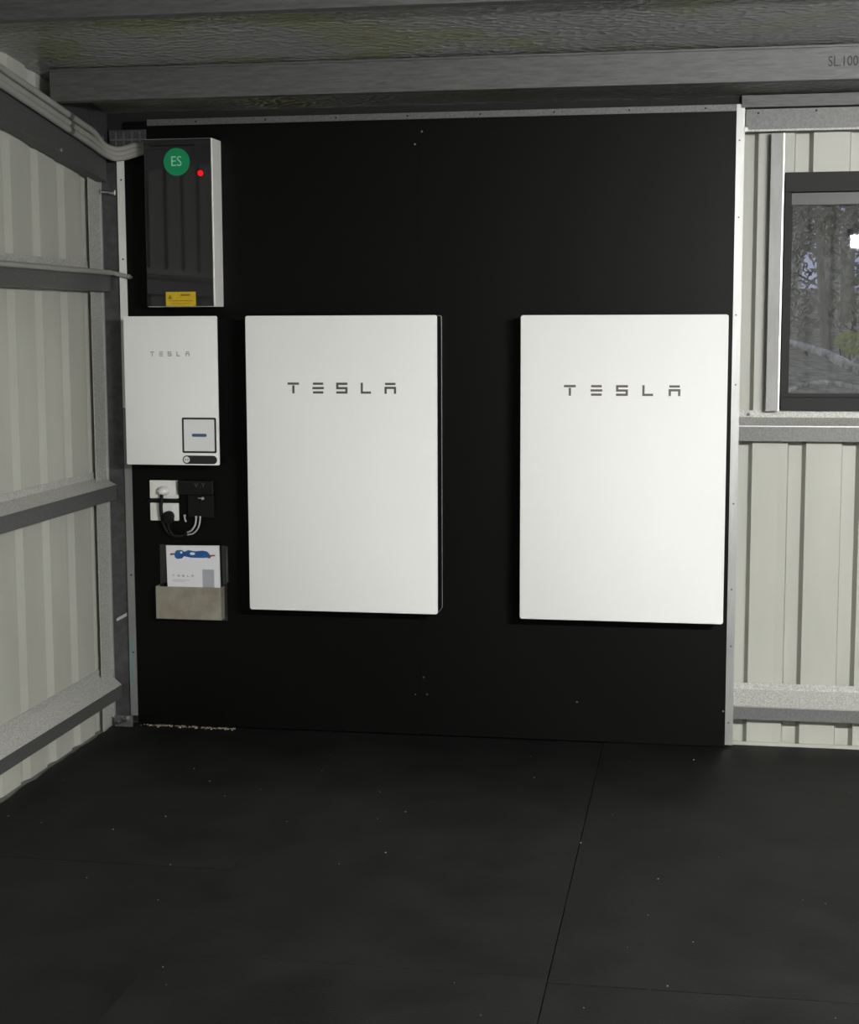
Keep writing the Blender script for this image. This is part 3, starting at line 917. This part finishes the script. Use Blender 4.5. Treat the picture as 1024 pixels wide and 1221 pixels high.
def log(pts, rads, label, twigs=()):
    e = empty('fallen_branch', pts[len(pts) // 2], label, 'branch', 'fallen branches outside the window')
    path = smooth_path(pts, 5)
    k = len(path)
    rr = []
    for i in range(k):
        t = i / (k - 1) * (len(rads) - 1)
        a = int(min(t, len(rads) - 2))
        rr.append((rads[a] + (rads[a + 1] - rads[a]) * (t - a)) * random.uniform(0.92, 1.08))
    obj('limb', MB().tube(path, rr, 10), 'bark_pale', e, smooth=True)
    for a, b, r in twigs:
        obj('twig', MB().tube([a, tuple((Vector(a) + Vector(b)) / 2 + Vector((0, 0, 0.02))), b], [r, r * 0.8, r * 0.4], 7), 'bark_pale', e, smooth=True)
log([(2.55, 5.6, 1.56), (2.95, 5.6, 1.47), (3.15, 5.6, 1.40), (3.35, 5.55, 1.30), (3.55, 5.5, 1.25), (4.2, 5.4, 1.16)], [0.028, 0.030, 0.034, 0.040, 0.046, 0.06],
    'thick pale fallen branch sloping down to the right outside the window', [((3.30, 5.55, 1.33), (3.52, 5.4, 1.48), 0.026), ((3.45, 5.5, 1.28), (3.75, 5.45, 1.42), 0.025)])
log([(2.6, 5.1, 1.12), (2.86, 5.1, 1.17), (3.02, 5.1, 1.22), (3.2, 5.1, 1.21), (3.38, 5.1, 1.17), (3.7, 5.1, 1.12)], [0.012, 0.014, 0.018, 0.020, 0.018, 0.015],
    'thin bent grey branch lying in front of the thick one outside the window', [((3.30, 5.1, 1.19), (3.5, 5.0, 1.02), 0.02)])

def leaves(mb, c, rx, rz, n, size):
    for _ in range(n):
        while True:
            p = Vector((random.uniform(-1, 1), random.uniform(-1, 1), random.uniform(-1, 1)))
            if p.length < 1:
                break
        p = Vector((c[0] + p.x * rx, c[1] + p.y * rx, c[2] + p.z * rz))
        a = Vector((random.gauss(0, 1), random.gauss(0, 1), random.gauss(0, 1))).normalized()
        b = a.orthogonal().normalized()
        s = size * random.uniform(0.6, 1.3)
        mb.add([p - a * s, p + b * s * 0.35, p + a * s, p - b * s * 0.35], [(0, 1, 2, 3)])

e = empty('green_bush', (3.42, 7.6, 1.36), 'bright yellow-green bush behind the fallen branch outside the window', 'bush')
mb = MB()
leaves(mb, (3.48, 7.6, 1.46), 0.11, 0.10, 260, 0.035)
leaves(mb, (3.42, 7.5, 1.49), 0.08, 0.05, 90, 0.035)
obj('foliage', mb, 'leaf_green', e, fix=False)
st_ = MB()
for k in range(5):
    st_.tube([(3.48 + 0.02 * k - 0.04, 7.6, 1.20), (3.48 + 0.05 * k - 0.10, 7.6 + random.uniform(-.1, .1), 1.5)], [0.012, 0.005], 5)
obj('stems', st_, 'bark', e)

trees = [(2.75, 9.0, 0.05), (3.10, 10.5, 0.06), (3.42, 9.6, 0.045), (3.62, 11.5, 0.09), (3.95, 10.0, 0.05), (4.35, 12.0, 0.08), (3.3, 13.5, 0.07),
         (2.5, 12.0, 0.08), (4.7, 9.5, 0.06), (5.4, 12.5, 0.09), (1.8, 10.0, 0.07), (4.1, 15.0, 0.10), (3.75, 8.4, 0.025), (2.98, 8.2, 0.02), (6.2, 11.0, 0.08), (3.5, 17.0, 0.11),
         (3.05, 15.5, 0.09), (3.85, 13.0, 0.06), (4.6, 17.0, 0.10), (5.2, 15.5, 0.09)]
for i, (x, y, r) in enumerate(trees):
    base = 1.26 + 0.045 * (y - 6)
    rank = 'slim tree with a dark trunk in the dusk bush outside the window' if i % 3 else 'slim tree with a pale trunk in the dusk bush outside the window'
    e = empty('bush_tree', (x, y, base), rank, 'tree', 'trees outside the window')
    lean = random.uniform(-0.05, 0.05)
    pts = [(x + lean * k + random.uniform(-0.03, 0.03), y, base - 0.15 + k * 0.8) for k in range(8)]
    mb = MB()
    mb.tube(smooth_path(pts, 3), [r * (1 - 0.6 * k / 21) for k in range(22)], 8)
    obj('trunk', mb, 'bark' if i % 3 else 'bark_pale', e, smooth=True)
    fo = MB()
    for k in range(7):
        z = base + random.uniform(0.25, 3.6)
        a = random.uniform(0, 6.28)
        L = random.uniform(0.4, 1.0)
        q = (x + L * math.cos(a), y + L * math.sin(a), z + random.uniform(0.1, 0.7))
        obj('branch', MB().tube([(x + lean * (z - base), y, z), q], [r * 0.35, 0.006], 5), 'bark', e)
        leaves(fo, q, 0.5, 0.42, 130, 0.055)
    leaves(fo, (x, y, base + 0.35), 0.65, 0.4, 70, 0.05)
    leaves(fo, (x, y, base + 2.6), 1.0, 1.3, 420, 0.075)
    obj('foliage', fo, 'leaf_dark', e, fix=False)

# ================================================================== LOOSE GRIT along the foot of the panel
mb = MB()
for _ in range(150):
    t = random.random()
    x = 0.02 + 0.40 * t
    y = -0.008 - abs(random.gauss(0, 0.016)) - (0.01 if x > 0.25 else 0)
    s = random.uniform(0.0008, 0.0034)
    mb.box(x - s, x + s, y - s, y + s, 0.0, s * 1.2)
obj('floor_grit', mb, 'grit', label='pale grit and sawdust scattered along the foot of the black panel', cat='debris', kind='stuff', fix=False)
mb = MB()
for _ in range(45):
    x, y = random.uniform(0.0, 3.0), random.uniform(-2.6, -0.15)
    s = random.uniform(0.001, 0.0022)
    mb.box(x - s, x + s, y - s, y + s, 0.0, s)
obj('floor_specks', mb, 'grit', label='tiny pale specks scattered over the black rubber mats', cat='debris', kind='stuff', fix=False)
